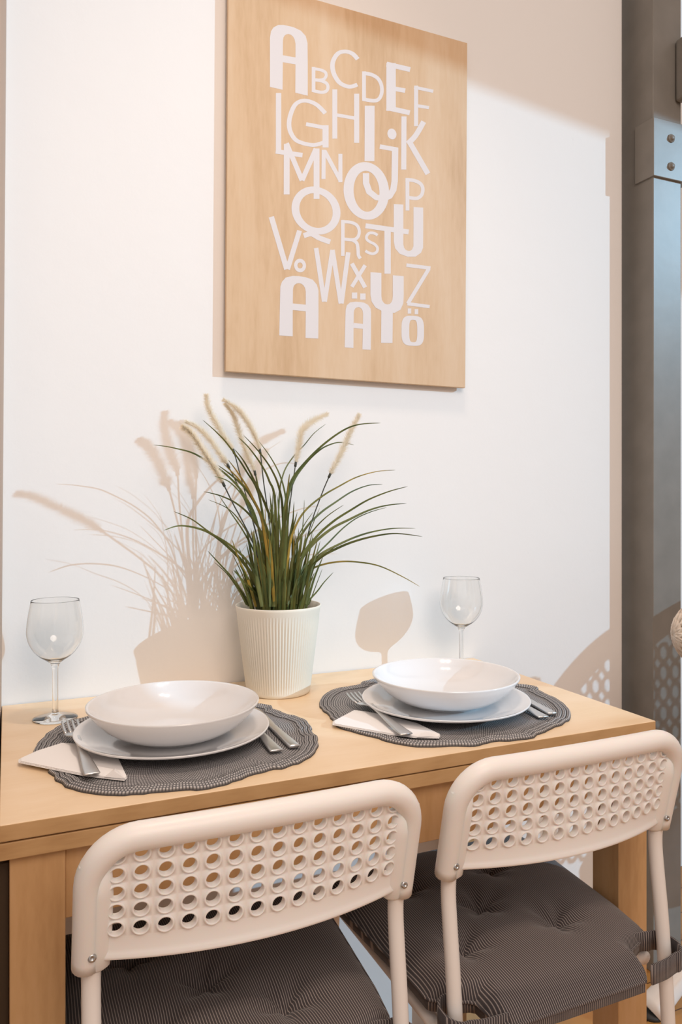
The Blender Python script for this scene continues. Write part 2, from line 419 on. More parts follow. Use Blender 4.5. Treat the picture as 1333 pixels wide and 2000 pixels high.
def band(bm, path, wdt, th=0.0025):
    """flat strap following a path, standing wdt tall"""
    m = len(path); r = []
    for i, p in enumerate(path):
        t = (Vector(path[min(i+1, m-1)])-Vector(path[max(i-1, 0)])); t.z = 0; t.normalize(); n = Vector((t.y, -t.x, 0))
        p = Vector(p); hz = Vector((0, 0, wdt/2))
        r.append([bm.verts.new(p + n*a*th/2 + hz*b) for a, b in ((-1,-1),(1,-1),(1.4,0),(1,1),(-1,1))])
    for a, b in zip(r[:-1], r[1:]):
        for k in range(5): bm.faces.new((a[k], a[(k+1)%5], b[(k+1)%5], b[k]))
    bm.faces.new(r[0]); bm.faces.new(r[-1][::-1])
def legy(z):
    P = [(0.757, 0), (0.625, .032), (0.60, .034), (0.56, .030), (0.46, .018), (0, -.012)]
    for (za, ya), (zb, yb) in zip(P[:-1], P[1:]):
        if zb <= z <= za: return ya + (yb-ya)*(za-z)/(za-zb)
    return 0
def make_chair(loc, label):
    t = empty('dining_chair', loc, label, 'chair', 'perforated white chairs at the table')
    obj('backrest', panel_bm(), M['plastic'], t)
    bm = B(); tube(bm, frame_path(), RR, 20)
    # flattened sleeves at both lower ends
    for sx in (-1, 1):
        pts = [Vector((sx*(HW-0.006), yrec(z)-0.0005, z)) for z in (0.620, 0.6235, 0.64, 0.67, 0.70, 0.735)]
        rings = []
        for q, p in enumerate(pts):
            k = (0.72, 0.95, 1, 1, 1, 0.85)[q]
            rings.append([bm.verts.new(p + Vector((cos(2*pi*i/20)*0.0175*k - 0*sx, sin(2*pi*i/20)*0.0115*k, 0))) for i in range(20)])
        for a_, b_ in zip(rings[:-1], rings[1:]):
            for i in range(20): bm.faces.new((a_[i], a_[(i+1)%20], b_[(i+1)%20], b_[i]))
        bm.faces.new(rings[0][::-1]); bm.faces.new(rings[-1])
    fr = obj('back_frame', bm, M['plastic'], t)
    for sx in (-1, 1):
        bm = B(); lathe(bm, [(0.0042, 0), (0.0042, 0.0012), (0.0035, 0.0026), (0.0015, 0.0032), (0.0012, 0.0022), (0, 0.0022)], 18)
        bmesh.ops.rotate(bm, verts=bm.verts[:], cent=(0,0,0), matrix=Matrix.Rotation(radians(78), 3, 'X'))
        bmesh.ops.translate(bm, verts=bm.verts[:], vec=(sx*(HW-0.004), yrec(0.642)-0.012, 0.641)); obj('screw', bm, M['screw'], fr, label='small steel screw')
    for sx in (-1, 1):
        bm = B(); pts = catmull([(sx*(HW-0.005), legy(z), z) for z in (0.66, 0.625, 0.60, 0.56, 0.50, 0.40, 0.2, 0.012)], 5)
        tube(bm, pts, 0.0092, 18); lg = obj('leg', bm, M['tube'], t)
        bm = B(); lathe(bm, [(0, 0), (0.0115, 0), (0.012, 0.02), (0.0098, 0.03), (0, 0.03)], 18, cx=sx*(HW-0.005), cy=-0.012); obj('foot_cap', bm, M['plastic'], lg)
        bm = B(); pts = catmull([(sx*(HW-0.002), 0.055, 0.428), (sx*(HW+0.002), 0.33, 0.432), (sx*(HW+0.002), 0.355, 0.425), (sx*(HW+0.002), 0.368, 0.39), (sx*(HW+0.004), 0.378, 0.2), (sx*(HW+0.006), 0.385, 0.012)], 6)
        tube(bm, pts, 0.0092, 16); lg = obj('leg', bm, M['tube'], t)
        bm = B(); lathe(bm, [(0, 0), (0.0115, 0), (0.012, 0.02), (0.0098, 0.03), (0, 0.03)], 18, cx=sx*(HW+0.006), cy=0.385); obj('foot_cap', bm, M['plastic'], lg)
    bm = B()
    # moulded seat
    rings = []
    prof = [(0.97, 0.441), (1.0, 0.447), (0.985, 0.4525), (0.90, 0.4515), (0.0, 0.4505)]
    def sq(a, k):
        x = cos(a); y = sin(a); q = (abs(x)**7+abs(y)**7)**(-1/7)
        X, Y = x*q, y*q
        return (X*(0.122+0.055*(Y+1)/2)*k, 0.19+Y*0.175*k)
    for (k, z) in prof:
        if k == 0: rings.append([bm.verts.new((0, 0.19, z))]); continue
        rings.append([bm.verts.new((*sq(2*pi*i/64, k), z)) for i in range(64)])
    for a_, b_ in zip(rings[:-1], rings[1:]):
        for i in range(64):
            j = (i+1) % 64
            if len(b_) == 1: bm.faces.new((a_[i], a_[j], b_[0]))
            else: bm.faces.new((a_[i], a_[j], b_[j], b_[i]))
    bm.faces.new(rings[0][::-1])
    obj('seat', bm, M['plastic'], t)
    return t
def make_cushion(loc, label):
    t = empty('seat_cushion', loc, label, 'cushion', 'pinstriped cushions tied to the chairs')
    bm, xe, yy = cushion_bm(); obj('pad', bm, M['fabric'], t)
    # piped seam round the pad
    ring = []
    nv = 56
    for j in range(nv+1): ring.append((xe(j/nv)*(1-0.13*(max(0, 0.09-j/nv)/0.09)**2)*(1-0.10*(max(0, j/nv-0.85)/0.15)**2)-0.010*max(0, 1-j/nv*3), yy(j/nv)))
    pl = [(x, y, 0.4605) for (x, y) in ring] + [(-x-0.020*max(0, 1-(y+0.022)/0.41*3), y, 0.4605) for (x, y) in ring[::-1]] + [(ring[0][0], ring[0][1], 0.4605)]
    bm = B(); tube(bm, pl, 0.0022, 8, caps=False); obj('piping', bm, M['fabric'], t)
    for sx in (-1, 1):
        cx, cy = sx*(HW-0.005), 0.019
        p = []
        p.append((sx*0.134, 0.045, 0.462)); p.append((sx*0.148, 0.046, 0.461))
        for k in range(15):
            a = radians(105 - k*210/14*1.0)
            p.append((cx + sx*0.0175*cos(a), cy + 0.024*sin(a), 0.461 - 0.004*k/14))
        p.append((sx*0.142, -0.008, 0.456)); p.append((sx*0.112, -0.012, 0.458))
        bm = B(); band(bm, catmull(p, 3), 0.026, 0.003); obj('strap', bm, M['fabric'], t)
    return t
CH = ((0.241, 0.735), (0.652, 0.747))
make_chair((CH[0][0], CH[0][1], 0), 'white plastic and steel chair with round holes in its back, at the left place setting')
make_chair((CH[1][0], CH[1][1], 0), 'white plastic and steel chair with round holes in its back, at the right place setting')
make_cushion((CH[0][0], CH[0][1], 0), 'dark brown pinstriped seat cushion on the left white chair')
make_cushion((CH[1][0], CH[1][1], 0), 'dark brown pinstriped seat cushion on the right white chair, near the table leg')

# ------------------------------------------------------------------ wooden alphabet board
PY = WY - 0.017
BL, BR, TR = ony(441, 725, PY), ony(909.5, 757.5, PY), ony(913.5, 84, PY)
TL = BL + (TR-BR)
ab = empty('alphabet_board', (BL.x, PY, BL.z), 'birch plywood board with white alphabet letters hanging on the white wall', 'wall art')
o0 = ab.location.copy()
bm = B(); f = [q-o0 for q in (BL, BR, TR, TL)]
va = [bm.verts.new(q) for q in f]; vb = [bm.verts.new(q+Vector((0, 0.009, 0))) for q in f]
bm.faces.new(va); bm.faces.new(vb[::-1])
for i in range(4): bm.faces.new((va[i], va[(i+1)%4], vb[(i+1)%4], vb[i]))
obj('panel', bm, M['ply'], ab, smooth=False, bevel=0.0008)
W_, H_ = BR.x-BL.x, TR.z-BR.z
for (x0, x1, z0, z1) in ((.02, W_-.02, .015, .05), (.02, W_-.02, H_-.05, H_-.015), (.02, .05, .05, H_-.05), (W_-.05, W_-.02, .05, H_-.05)):
    bm = B(); box(bm, x0, x1, 0.009, 0.0148, z0, z1); obj('batten', bm, M['plyedge'], ab, smooth=False)
LB = B()
CR = {'A': (420, 0, 1333/280), 'B': (640, 80, 1333/280), 'C': (500, 240, 1333/280), 'D': (700, 240, 1333/220), 'E': (500, 400, 1333/260), 'F': (660, 400, 1333/260), 'Z': (430, 0, 1333/500)}
lay = [0]
def P(c, x, y):
    X, Y, k = CR[c]; return Vector((X+x/k, Y+y/k))
def strip(L, R):
    off = 0.00012 + 0.000002*lay[0]; lay[0] += 1
    A = [LB.verts.new(ony(p.x, p.y, PY-off)-o0) for p in L]; Bv = [LB.verts.new(ony(p.x, p.y, PY-off)-o0) for p in R]
    for i in range(len(A)-1): LB.faces.new((A[i], A[i+1], Bv[i+1], Bv[i]))
def curve2(pts, k=6):
    return [Vector((q.x, q.y)) for q in catmull([Vector((p[0], p[1], 0)) for p in pts], k)]
def stroke(c, pts, w, smooth=False, wy=None):
    k = CR[c][2]; pp = [P(c, *p) for p in pts]
    if smooth: pp = curve2(pp, 6)
    wx = w/k/2; wy = (wy or w)/k/2; L, R = [], []
    for i, p in enumerate(pp):
        n = []
        if i > 0: d = (p-pp[i-1]).normalized(); n.append(Vector((d.y, -d.x)))
        if i < len(pp)-1: d = (pp[i+1]-p).normalized(); n.append(Vector((d.y, -d.x)))
        m = sum(n, Vector((0, 0))).normalized()
        if len(n) == 2: m = m/max(0.5, m.dot(n[0]))
        off = Vector((m.x*wx, m.y*wy)); L.append(p+off); R.append(p-off)
    strip(L, R)
def fat(c, outer, inner, k=4):
    o_ = [P(c, *p) for p in outer]; i_ = [P(c, *p) for p in inner]
    strip(o_, i_)
def ring(c, cx, cy, rx, ry, ix, iy, skew=0.15, icx=None, icy=None, e=2.0, n=56):
    L, R = [], []
    icx = icx if icx is not None else cx; icy = icy if icy is not None else cy
    for k in range(n+1):
        a = 2*pi*k/n; q = (abs(cos(a))**e+abs(sin(a))**e)**(-1/e)
        X, Y = cos(a)*q, sin(a)*q
        L.append(P(c, cx+rx*X, cy+ry*Y+skew*rx*X*(1-abs(X)*0.3))); R.append(P(c, icx+ix*X, icy+iy*Y+skew*ix*X))
    strip(L, R)
# A
fat('A', [(512,808),(512,600),(512,350),(522,290),(545,255),(590,232),(640,232),(730,252),(800,285),(845,335),(862,400),(864,600),(864,890)],
         [(630,835),(632,600),(633,380),(638,350),(648,332),(663,320),(685,316),(708,324),(727,340),(742,368),(750,405),(750,600),(748,862)])
stroke('A', [(625,545),(760,568)], 64)
# B
stroke('A', [(918,622),(918,856)], 34); stroke('A', [(905,638),(975,648),(1025,670),(1035,705),(1010,738),(960,745),(910,738)], 28, True)
stroke('A', [(905,742),(975,748),(1035,772),(1052,812),(1035,848),(985,858),(905,840)], 30, True)
# C
stroke('B', [(282,170),(235,120),(170,98),(105,112),(62,165),(46,230),(62,310),(110,385),(175,420),(225,424),(278,405)], 44, True, 36)
# D
stroke('B', [(340,283),(340,552)], 36); stroke('B', [(325,300),(400,310),(465,345),(500,405),(505,480),(480,538),(430,556),(325,540)], 34, True)
# E
stroke('B', [(592,205),(592,650)], 88); stroke('B', [(550,215),(770,266)], 46); stroke('B', [(600,440),(724,462)], 42); stroke('B', [(550,620),(766,668)], 46)
# F
stroke('B', [(825,415),(825,792)], 38); stroke('B', [(806,430),(985,468)], 30); stroke('B', [(830,602),(945,620)], 30)
# G
stroke('Z', [(549,590),(500,543),(440,524),(392,545),(364,610),(362,670),(388,722),(430,745),(490,755),(540,742)], 24, True, 20)
stroke('Z', [(550,652),(550,768)], 32); stroke('Z', [(448,646),(562,668)], 20)
# H
stroke('Z', [(598,465),(598,722)], 26); stroke('Z', [(712,488),(712,744)], 27); stroke('Z', [(598,597),(712,617)], 18)
# L
stroke('Z', [(305,484),(305,790)], 28); stroke('Z', [(290,788),(430,808)], 24)
# I J K
stroke('B', [(393,602),(391,1118)], 92)
ring('B', 600, 865, 42, 50, 1, 1)
stroke('B', [(487,982),(655,1012)], 42)
stroke('C', [(1025,468),(1026,560),(1055,640),(1120,692),(1190,706),(1245,680),(1280,620),(1292,540),(1294,400),(1296,232)], 60, False, 52)
stroke('B', [(712,702),(710,1196)], 48); stroke('B', [(896,750),(820,880),(748,955)], 50, True); stroke('B', [(755,925),(935,1236)], 50)
# M N
stroke('C', [(288,195),(287,665)], 55); stroke('C', [(285,190),(430,535)], 46); stroke('C', [(430,535),(560,240)], 46); stroke('C', [(565,238),(565,708)], 55)
stroke('C', [(632,250),(630,522)], 38); stroke('C', [(640,262),(792,545)], 38); stroke('C', [(787,288),(787,552)], 38)
# O P Q
ring('C', 1028, 633, 212, 268, 120, 190, 0.10, 1030, 636)
stroke('D', [(583,652),(584,1038)], 46); stroke('D', [(560,672),(660,682),(735,718),(765,775),(755,845),(715,885),(670,893),(585,882)], 42, True)
ring('C', 560, 815, 228, 222, 155, 160, 0.14)
stroke('C', [(445,1050),(515,1032),(590,1070),(692,1108)], 48, True)
# R S T U
stroke('E', [(872,152),(872,512)], 36); stroke('E', [(858,170),(950,175),(1012,205),(1036,262),(1022,322),(975,350),(875,342)], 32, True)
stroke('E', [(970,352),(1012,385),(1024,450),(1028,505),(1048,538)], 34, True)
stroke('E', [(1220,305),(1185,285),(1140,283),(1112,310),(1112,345),(1145,372),(1190,395),(1218,430),(1212,470),(1175,490),(1130,480),(1098,460)], 28, True)
stroke('F', [(278,210),(712,272)], 50); stroke('F', [(500,240),(500,690)], 64)
fat('F', [(562,-8),(562,370),(575,435),(620,490),(700,520),(780,520),(835,480),(856,430),(857,250),(857,28)],
         [(658,-2),(658,395),(665,428),(682,452),(706,461),(726,461),(745,448),(758,415),(760,250),(760,22)])
# V W X
stroke('E', [(155,120),(310,645)], 54); stroke('E', [(438,258),(318,645)], 50)
stroke('E', [(604,432),(685,970)], 46); stroke('E', [(768,452),(690,970)], 46); stroke('E', [(768,452),(852,988)], 46); stroke('E', [(926,475),(858,988)], 46)
stroke('E', [(962,588),(1096,828)], 42); stroke('E', [(1096,605),(962,822)], 38)
# A ring
ring('E', 443, 608, 60, 68, 26, 30, 0.05)
fat('E', [(235,1308),(240,1050),(245,820),(262,770),(300,728),(370,712),(430,714),(500,725),(570,750),(612,800),(628,860),(628,1100),(626,1340)],
         [(370,1318),(370,1100),(372,850),(377,822),(390,800),(410,788),(432,785),(455,790),(476,806),(492,832),(500,865),(500,1100),(498,1334)])
stroke('E', [(365,1020),(505,1034)], 66)
# A umlaut
for q in ((962, 880), (1046, 890)): stroke('E', [(q[0]+27, q[1]-2), (q[0]+27, q[1]+60)], 54)
fat('E', [(890,1428),(895,1200),(900,1050),(912,1005),(945,977),(1000,970),(1050,974),(1085,980),(1125,1002),(1150,1040),(1155,1080),(1154,1250),(1152,1453)],
         [(978,1435),(980,1200),(982,1080),(986,1055),(998,1036),(1012,1028),(1030,1025),(1045,1030),(1060,1043),(1070,1062),(1074,1090),(1072,1250),(1068,1448)])
stroke('E', [(980,1208),(1076,1218)], 50)
# Y Z O umlaut
fat('F', [(328,675),(328,900),(340,970),(380,1030),(440,1062),(500,1080),(570,1082),(630,1050),(658,985),(662,900),(662,715)],
         [(438,682),(438,915),(443,950),(456,975),(475,992),(498,998),(520,994),(538,976),(549,948),(552,915),(552,705)])
stroke('F', [(495,1050),(492,1383)], 115)
stroke('F', [(688,604),(930,634)], 36); stroke('F', [(914,640),(702,990)], 38); stroke('F', [(698,990),(922,1020)], 34)
for q in ((702, 1040), (772, 1046)): stroke('F', [(q[0]+17, q[1]-2), (q[0]+17, q[1]+50)], 36)
ring('F', 752, 1262, 113, 150, 40, 112, 0.05, 757, 1264, 3.5)
obj('letter_print', LB, M['vinyl'], ab, smooth=False, label='white painted alphabet letters')

# ------------------------------------------------------------------ placemats
MZ = TZ
def mat_outline(pts, C, n=180):
    pol = sorted((atan2(y-C[1], x-C[0]), sqrt((x-C[0])**2+(y-C[1])**2)) for x, y in pts)
    # fill hidden stretches from the opposite side
    gaps = []
    for i in range(len(pol)):
        a0 = pol[i][0]; a1 = pol[(i+1) % len(pol)][0] + (2*pi if i == len(pol)-1 else 0)
        if a1-a0 > 0.3: gaps.append((a0+0.12, a1-0.12))
    extra = []
    for (g0, g1) in gaps:
        for (a, r) in pol:
            for k in (-1, 1, 3):
                b = a + k*pi
                if g0 < b < g1: extra.append(((b+pi) % (2*pi) - pi, r))
    pol = sorted(pol+extra)
    out = []
    for i in range(n):
        t = -pi + 2*pi*i/n; num = den = 0
        for (a, r) in pol:
            d = abs((a-t+pi) % (2*pi) - pi); wgt = math.exp(-(d/0.05)**2) + 1e-7/(d+0.01)
            num += wgt*r; den += wgt
        out.append(num/den)
    return out
def placemat(pts, C, label):
    rad = mat_outline(pts, C); n = len(rad)
    bm = B(); uv = bm.loops.layers.uv.new('UVMap')
    # radial profile: (inset from edge m, height)
    edge = []
    for k in range(9): a = pi*k/8; edge.append((0.0032-0.0032*cos(a) - 0.0, 0.0006+0.0042*sin(a)))
    for q in range(1, 3):
        for k in range(1, 9): a = pi*k/8; edge.append((0.0064*q + 0.0032-0.0032*cos(a), 0.0022+0.0024*sin(a)))
    prof = [(-1e-4*0, 0.0002)] + edge
    rings = []; vs = []
    for (ins, h) in prof:
        rings.append([bm.verts.new(((rad[i]-ins)*cos(-pi+2*pi*i/n), (rad[i]-ins)*sin(-pi+2*pi*i/n), h)) for i in range(n)]); vs.append(ins/0.0032)
    m = 14; last = prof[-1][0]
    for k in range(1, m+1):
        f_ = 1-k/m*0.97
        rings.append([bm.verts.new(((rad[i]-last)*f_*cos(-pi+2*pi*i/n), (rad[i]-last)*f_*sin(-pi+2*pi*i/n), 0.0030)) for i in range(n)])
        vs.append(6 + k/m*0.97*0.18/0.0036)
    un = 300.0
    for q, (a_, b_) in enumerate(zip(rings[:-1], rings[1:])):
        for i in range(n):
            j = (i+1) % n
            f = bm.faces.new((a_[i], a_[j], b_[j], b_[i]))
            for lp, (uu, vv) in zip(f.loops, ((i, vs[q]), (i+1, vs[q]), (i+1, vs[q+1]), (i, vs[q+1]))): lp[uv].uv = (uu/n*un, vv)
    bm.faces.new(rings[-1]); bm.faces.new(rings[0][::-1])
    o = obj('placemat', bm, M['weave']); o.location = (C[0], C[1], MZ)
    return tag(o, label, 'placemat', 'grey woven placemats')
M1 = [(0.033, 1.084), (0.042, 1.119), (0.055, 1.152), (0.07, 1.177), (0.084, 1.196), (0.106, 1.204), (0.045, 1.009), (0.049, 0.979), (0.056, 0.95), (0.065, 0.926), (0.08, 0.906), (0.098, 0.89), (0.114, 0.881), (0.136, 0.875), (0.156, 0.872), (0.163, 0.871), (0.183, 0.867), (0.207, 0.859), (0.229, 0.862), (0.249, 0.87), (0.27, 0.88), (0.293, 0.886), (0.318, 0.888), (0.343, 0.899), (0.363, 0.915), (0.381, 0.941), (0.393, 0.97), (0.398, 1.003), (0.406, 1.032), (0.409, 1.057), (0.404, 1.076), (0.393, 1.099), (0.387, 1.123), (0.381, 1.16)]
M2 = [(0.616, 1.245), (0.594, 1.237), (0.568, 1.217), (0.547, 1.212), (0.527, 1.21), (0.509, 1.2), (0.488, 1.179), (0.469, 1.15), (0.459, 1.127), (0.454, 1.102), (0.453, 1.077), (0.448, 1.048), (0.441, 1.025), (0.443, 1.004), (0.452, 0.984), (0.462, 0.961), (0.471, 0.946), (0.477, 0.926), (0.486, 0.91), (0.501, 0.892), (0.519, 0.882), (0.534, 0.878), (0.551, 0.873), (0.577, 0.86), (0.595, 0.864), (0.611, 0.867), (0.641, 0.859), (0.667, 0.857), (0.69, 0.868), (0.725, 0.882), (0.754, 0.893), (0.779, 0.908), (0.803, 0.935), (0.818, 0.962), (0.831, 0.998), (0.835, 1.03), (0.839, 1.055), (0.851, 1.082), (0.843, 1.098), (0.831, 1.107)]
placemat(M1, (0.218, 1.045), 'grey woven placemat with a wavy edge under the left plate and bowl')
placemat(M2, (0.646, 1.050), 'grey woven placemat with a wavy edge under the right plate and bowl')
TOP = MZ + 0.0047   # top of the braid

# ------------------------------------------------------------------ plates and bowls
def plate(x, y, label):
    bm = B(); lathe(bm, [(0, .0035), (.07, .0035), (.082, .005), (.098, .0095), (.115, .0150), (.1285, .0190), (.1305, .0200), (.1312, .0188), (.1300, .0168), (.115, .0115), (.098, .0060), (.080, .0012), (.076, 0), (.070, 0), (.067, .0015), (0, .0015)], 96)
    o = obj('dinner_plate', bm, M['ceramic']); o.location = (x, y, TOP-0.0014); return tag(o, label, 'plate', 'white dinner plates')
def bowl(x, y, label):
    bm = B(); lathe(bm, [(0, .008), (.045, .0085), (.062, .011), (.078, .0165), (.094, .0265), (.105, .0370), (.1125, .0465), (.1150, .0482), (.1168, .0478), (.1165, .0455), (.1080, .0340), (.096, .0215), (.080, .0110), (.064, .0055), (.056, .0035), (.055, 0), (.050, 0), (.049, .003), (0, .003)], 96)
    o = obj('bowl', bm, M['ceramic']); o.location = (x, y, TOP-0.0014+.0036); return tag(o, label, 'bowl', 'white deep bowls')
plate(0.2095, 1.046, 'white dinner plate under the left bowl')
plate(0.631, 1.024, 'white dinner plate under the right bowl')
bowl(0.2115, 1.052, 'glossy white deep bowl stacked on the left plate')
bowl(0.641, 1.040, 'glossy white deep bowl stacked on the right plate')

# ------------------------------------------------------------------ wine glasses
def glass(x, y, label):
    outer = [(0, 0.0), (.0315, 0.0), (.0325, .0008), (.0322, .0016), (.024, .0030), (.012, .0048), (.0062, .0075), (.0045, .013), (.0042, .022), (.0042, .070), (.0048, .078), (.0070, .0835), (.0130, .0885), (.0220, .0945), (.0305, .1030), (.0372, .1140), (.0405, .1250), (.0413, .1340), (.0402, .1480), (.0378, .1640), (.0350, .1790)]
    inner = [(.0343, .1790), (.0371, .1640), (.0395, .1480), (.0406, .1340), (.0398, .1250), (.0365, .1143), (.0298, .1036), (.0214, .0955), (.0125, .0905), (.0055, .0890), (0, .0888)]
    def dense(pr, k): return [(max(0, q.x), q.y) for q in catmull([Vector((a, b, 0)) for a, b in pr], k)]
    prof = outer[:4] + dense(outer[4:], 4) + [(.03488, .1797), (.03465, .1801), (.03442, .1797)] + dense(inner, 4)
    prof[-1] = (0, prof[-1][1])
    bm = B(); lathe(bm, prof, 96)
    o = obj('wine_glass', bm, M['glass']); o.location = (x, y, TZ+0.0002); return tag(o, label, 'glass', 'stemmed wine glasses')
glass(0.0670, 1.228, 'clear stemmed wine glass behind the left napkin, near the wall corner')
glass(0.802, 1.243, 'clear stemmed wine glass behind the right bowl, against the wall')

# ------------------------------------------------------------------ napkins
def napkin(px, fold, label):
    """px: outline in the photo, on the top of the mat"""
    pts = [onz(x, y, TOP+0.004) for (x, y) in px]
    c = sum(pts, Vector())/len(pts)
    bm = B(); z0 = 0.0; 
    for lay_ in range(3):
        k = 1-0.012*lay_; za = lay_*0.0009; zb = za+0.0007
        prism(bm, [((p.x-c.x)*k+0.0006*lay_, (p.y-c.y)*k) for p in pts], za, zb)
    # raised fold at the near right corner
    a_, b_, d_ = [onz(x, y, TOP+0.005)-c for (x, y) in fold]
    top = [bm.verts.new((a_.x, a_.y, 0.0022)), bm.verts.new((b_.x, b_.y, 0.0022)), bm.verts.new((d_.x, d_.y, 0.0022)), bm.verts.new(((a_.x*0.5+b_.x*0.5), (a_.y+b_.y)/2+0.004, 0.0095))]
    for f in ((0,1,3),(1,2,3),(2,0,3),(0,2,1)): bm.faces.new([top[i] for i in f])
    o = obj('napkin', bm, M['napkin'], smooth=False, bevel=0.0006); o.location = (c.x, c.y, TOP)
    return tag(o, label, 'napkin', 'folded paper napkins')
napkin([(36, 1478), (70, 1463), (118, 1448), (150, 1449), (205, 1462), (232, 1480), (248, 1514), (243, 1519), (200, 1514), (160, 1509), (36, 1484)], [(203, 1513), (247, 1517), (225, 1495)], 'folded white paper napkin under the left fork')
napkin([(650, 1405), (690, 1384), (720, 1388), (775, 1400), (815, 1410), (861, 1432), (858, 1437), (810, 1436), (760, 1430), (700, 1420), (650, 1411)], [(812, 1436), (860, 1434), (838, 1425)], 'folded white paper napkin under the right fork')

# ------------------------------------------------------------------ cutlery
def loft(bm, st, seg=8):
    """st: (x, half width, z, half thickness)"""
    rings = []
    for (x, hw, z, ht) in st:
        r = []
        for k in range(seg*2):
            a = 2*pi*k/(seg*2); e = 2.6; q = (abs(cos(a))**e+abs(sin(a))**e)**(-1/e)
            r.append(bm.verts.new((x, cos(a)*q*hw, z+sin(a)*q*ht)))
        rings.append(r)
    n = seg*2
    for a_, b_ in zip(rings[:-1], rings[1:]):
        for k in range(n): bm.faces.new((a_[k], a_[(k+1)%n], b_[(k+1)%n], b_[k]))
    bm.faces.new(rings[0][::-1]); bm.faces.new(rings[-1])
def orient(o, p0, p1, z0):
    d = p1-p0; o.location = (p0.x, p0.y, z0); o.rotation_euler = (0, 0, atan2(d.y, d.x))
HANDLE = [(0, .0090, 0, .0012), (.0015, .0097, 0, .0015), (.02, .0090, .0004, .0016), (.06, .0062, .003, .0018), (.09, .0044, .006, .0020), (.11, .0038, .0075, .0022), (.125, .0042, .0078, .0020)]
def fork(p0, p1, z, label):
    L = (p1-p0).length; k = L/0.2
    bm = B(); loft(bm, [(x*k, a, zz, b) for (x, a, zz, b) in HANDLE] + [(.134*k, .0085, .0068, .0013), (.142*k, .0118, .0052, .0011), (.152*k, .0124, .0042, .0010), (.158*k, .0124, .0040, .0010)])
    for i in range(4):
        yc = (-1.5+i)*0.0068
        q = [(.156*k, .0021, .0040, .0010), (.17*k, .0019, .0042, .0010), (.185*k, .0017, .0058, .0009), (.196*k, .0014, .0084, .0008), (.2*k, .0006, .0094, .0005)]
        rings = []
        for (x, hw, zz, ht) in q: rings.append([bm.verts.new((x, yc+a*hw, zz+b*ht)) for a, b in ((-1,-1),(1,-1),(1,1),(-1,1))])
        for a_, b_ in zip(rings[:-1], rings[1:]):
            for j in range(4): bm.faces.new((a_[j], a_[(j+1)%4], b_[(j+1)%4], b_[j]))
        bm.faces.new(rings[-1]); bm.faces.new(rings[0])
    o = obj('fork', bm, M['steel']); orient(o, p0, p1, z); return tag(o, label, 'fork', 'steel dinner forks')
def knife(p0, p1, z, label):
    bm = B(); loft(bm, [(0, .0070, 0, .0022), (.002, .0078, 0, .0027), (.02, .0078, 0, .0028), (.07, .0062, 0, .0028), (.10, .0055, 0, .0026), (.11, .0072, 0, .0012), (.15, .0088, 0, .0009), (.185, .0085, 0, .0007), (.20, .0055, 0, .0006), (.206, .001, 0, .0004)])
    o = obj('table_knife', bm, M['steel']); orient(o, p0, p1, z); return tag(o, label, 'knife', 'steel table knives')
def spoon(p0, p1, z, label):
    bm = B(); loft(bm, [(0, .0085, 0.001, .0014), (.0015, .0092, 0.001, .0018), (.02, .0085, .0012, .0018), (.06, .0062, .003, .0018), (.09, .0044, .005, .0019), (.118, .0038, .0055, .0020), (.128, .008, .0040, .0010), (.14, .0155, .0022, .0009), (.155, .0190, .0012, .0009), (.168, .0180, .0016, .0009), (.178, .0120, .0035, .0008), (.182, .003, .0050, .0006)])
    o = obj('spoon', bm, M['steel']); orient(o, p0, p1, z); return tag(o, label, 'spoon', 'steel spoons')
def ext(a, b, L):
    return a, a + (b-a).normalized()*L
zf = TOP+0.0068
a_, b_ = onz(180, 1512, zf), onz(133, 1403, zf+0.008); fork(*ext(a_, b_, 0.205), zf, 'steel dinner fork lying across the left napkin')
a_, b_ = onz(795, 1434, zf), onz(679, 1347, zf+0.008); fork(*ext(a_, b_, 0.20), zf, 'steel dinner fork lying across the right napkin')
zk = TOP+0.0026
a_, b_ = onz(576, 1458, zk), onz(522, 1409, zk); knife(*ext(a_, b_, 0.206), zk, 'steel table knife right of the left plate, nearer the mat edge')
a_, b_ = onz(541, 1467, zk), onz(506, 1433, zk); spoon(*ext(a_, b_, 0.182), zk-0.0006, 'steel spoon between the left plate and its knife')
a_, b_ = onz(1080, 1394, zk), onz(1034, 1369, zk); knife(*ext(a_, b_, 0.206), zk, 'steel table knife right of the right plate, nearer the mat edge')
a_, b_ = onz(1063, 1401, zk), onz(1024, 1381, zk); spoon(*ext(a_, b_, 0.182), zk-0.0006, 'steel spoon between the right plate and its knife')

# ------------------------------------------------------------------ potted grass
PX, PYY = 0.430, 1.244
pl = empty('potted_grass', (PX, PYY, TZ), 'artificial feather grass with cream plumes in a ribbed cream pot', 'plant')
def ribs(r, z, a):
    if z < 0.008 or z > 0.137 or r < 0.05: return r
    return r + 0.0007*cos(84*a)*min(1, (z-0.008)/0.004, (0.137-z)/0.006)
prof = [(0, 0.0), (.052, 0.0), (.0545, .0015), (.0552, .006)] + [(.0552+(.0712-.0552)*k/12, .0085+.128*k/12) for k in range(13)] + [(.0718, .139), (.0732, .146), (.0738, .1502), (.0730, .1512), (.0718, .1506), (.0700, .140), (.0640, .10), (.0, .10)]
bm = B(); lathe(bm, prof, 504, ribs); obj('pot', bm, M['pot'], pl)
bm = B(); lathe(bm, [(0, .135), (.03, .134), (.0660, .130), (.0620, .1005), (0, .1005)], 40); obj('soil', bm, M['soil'], pl)
LP = pl.location
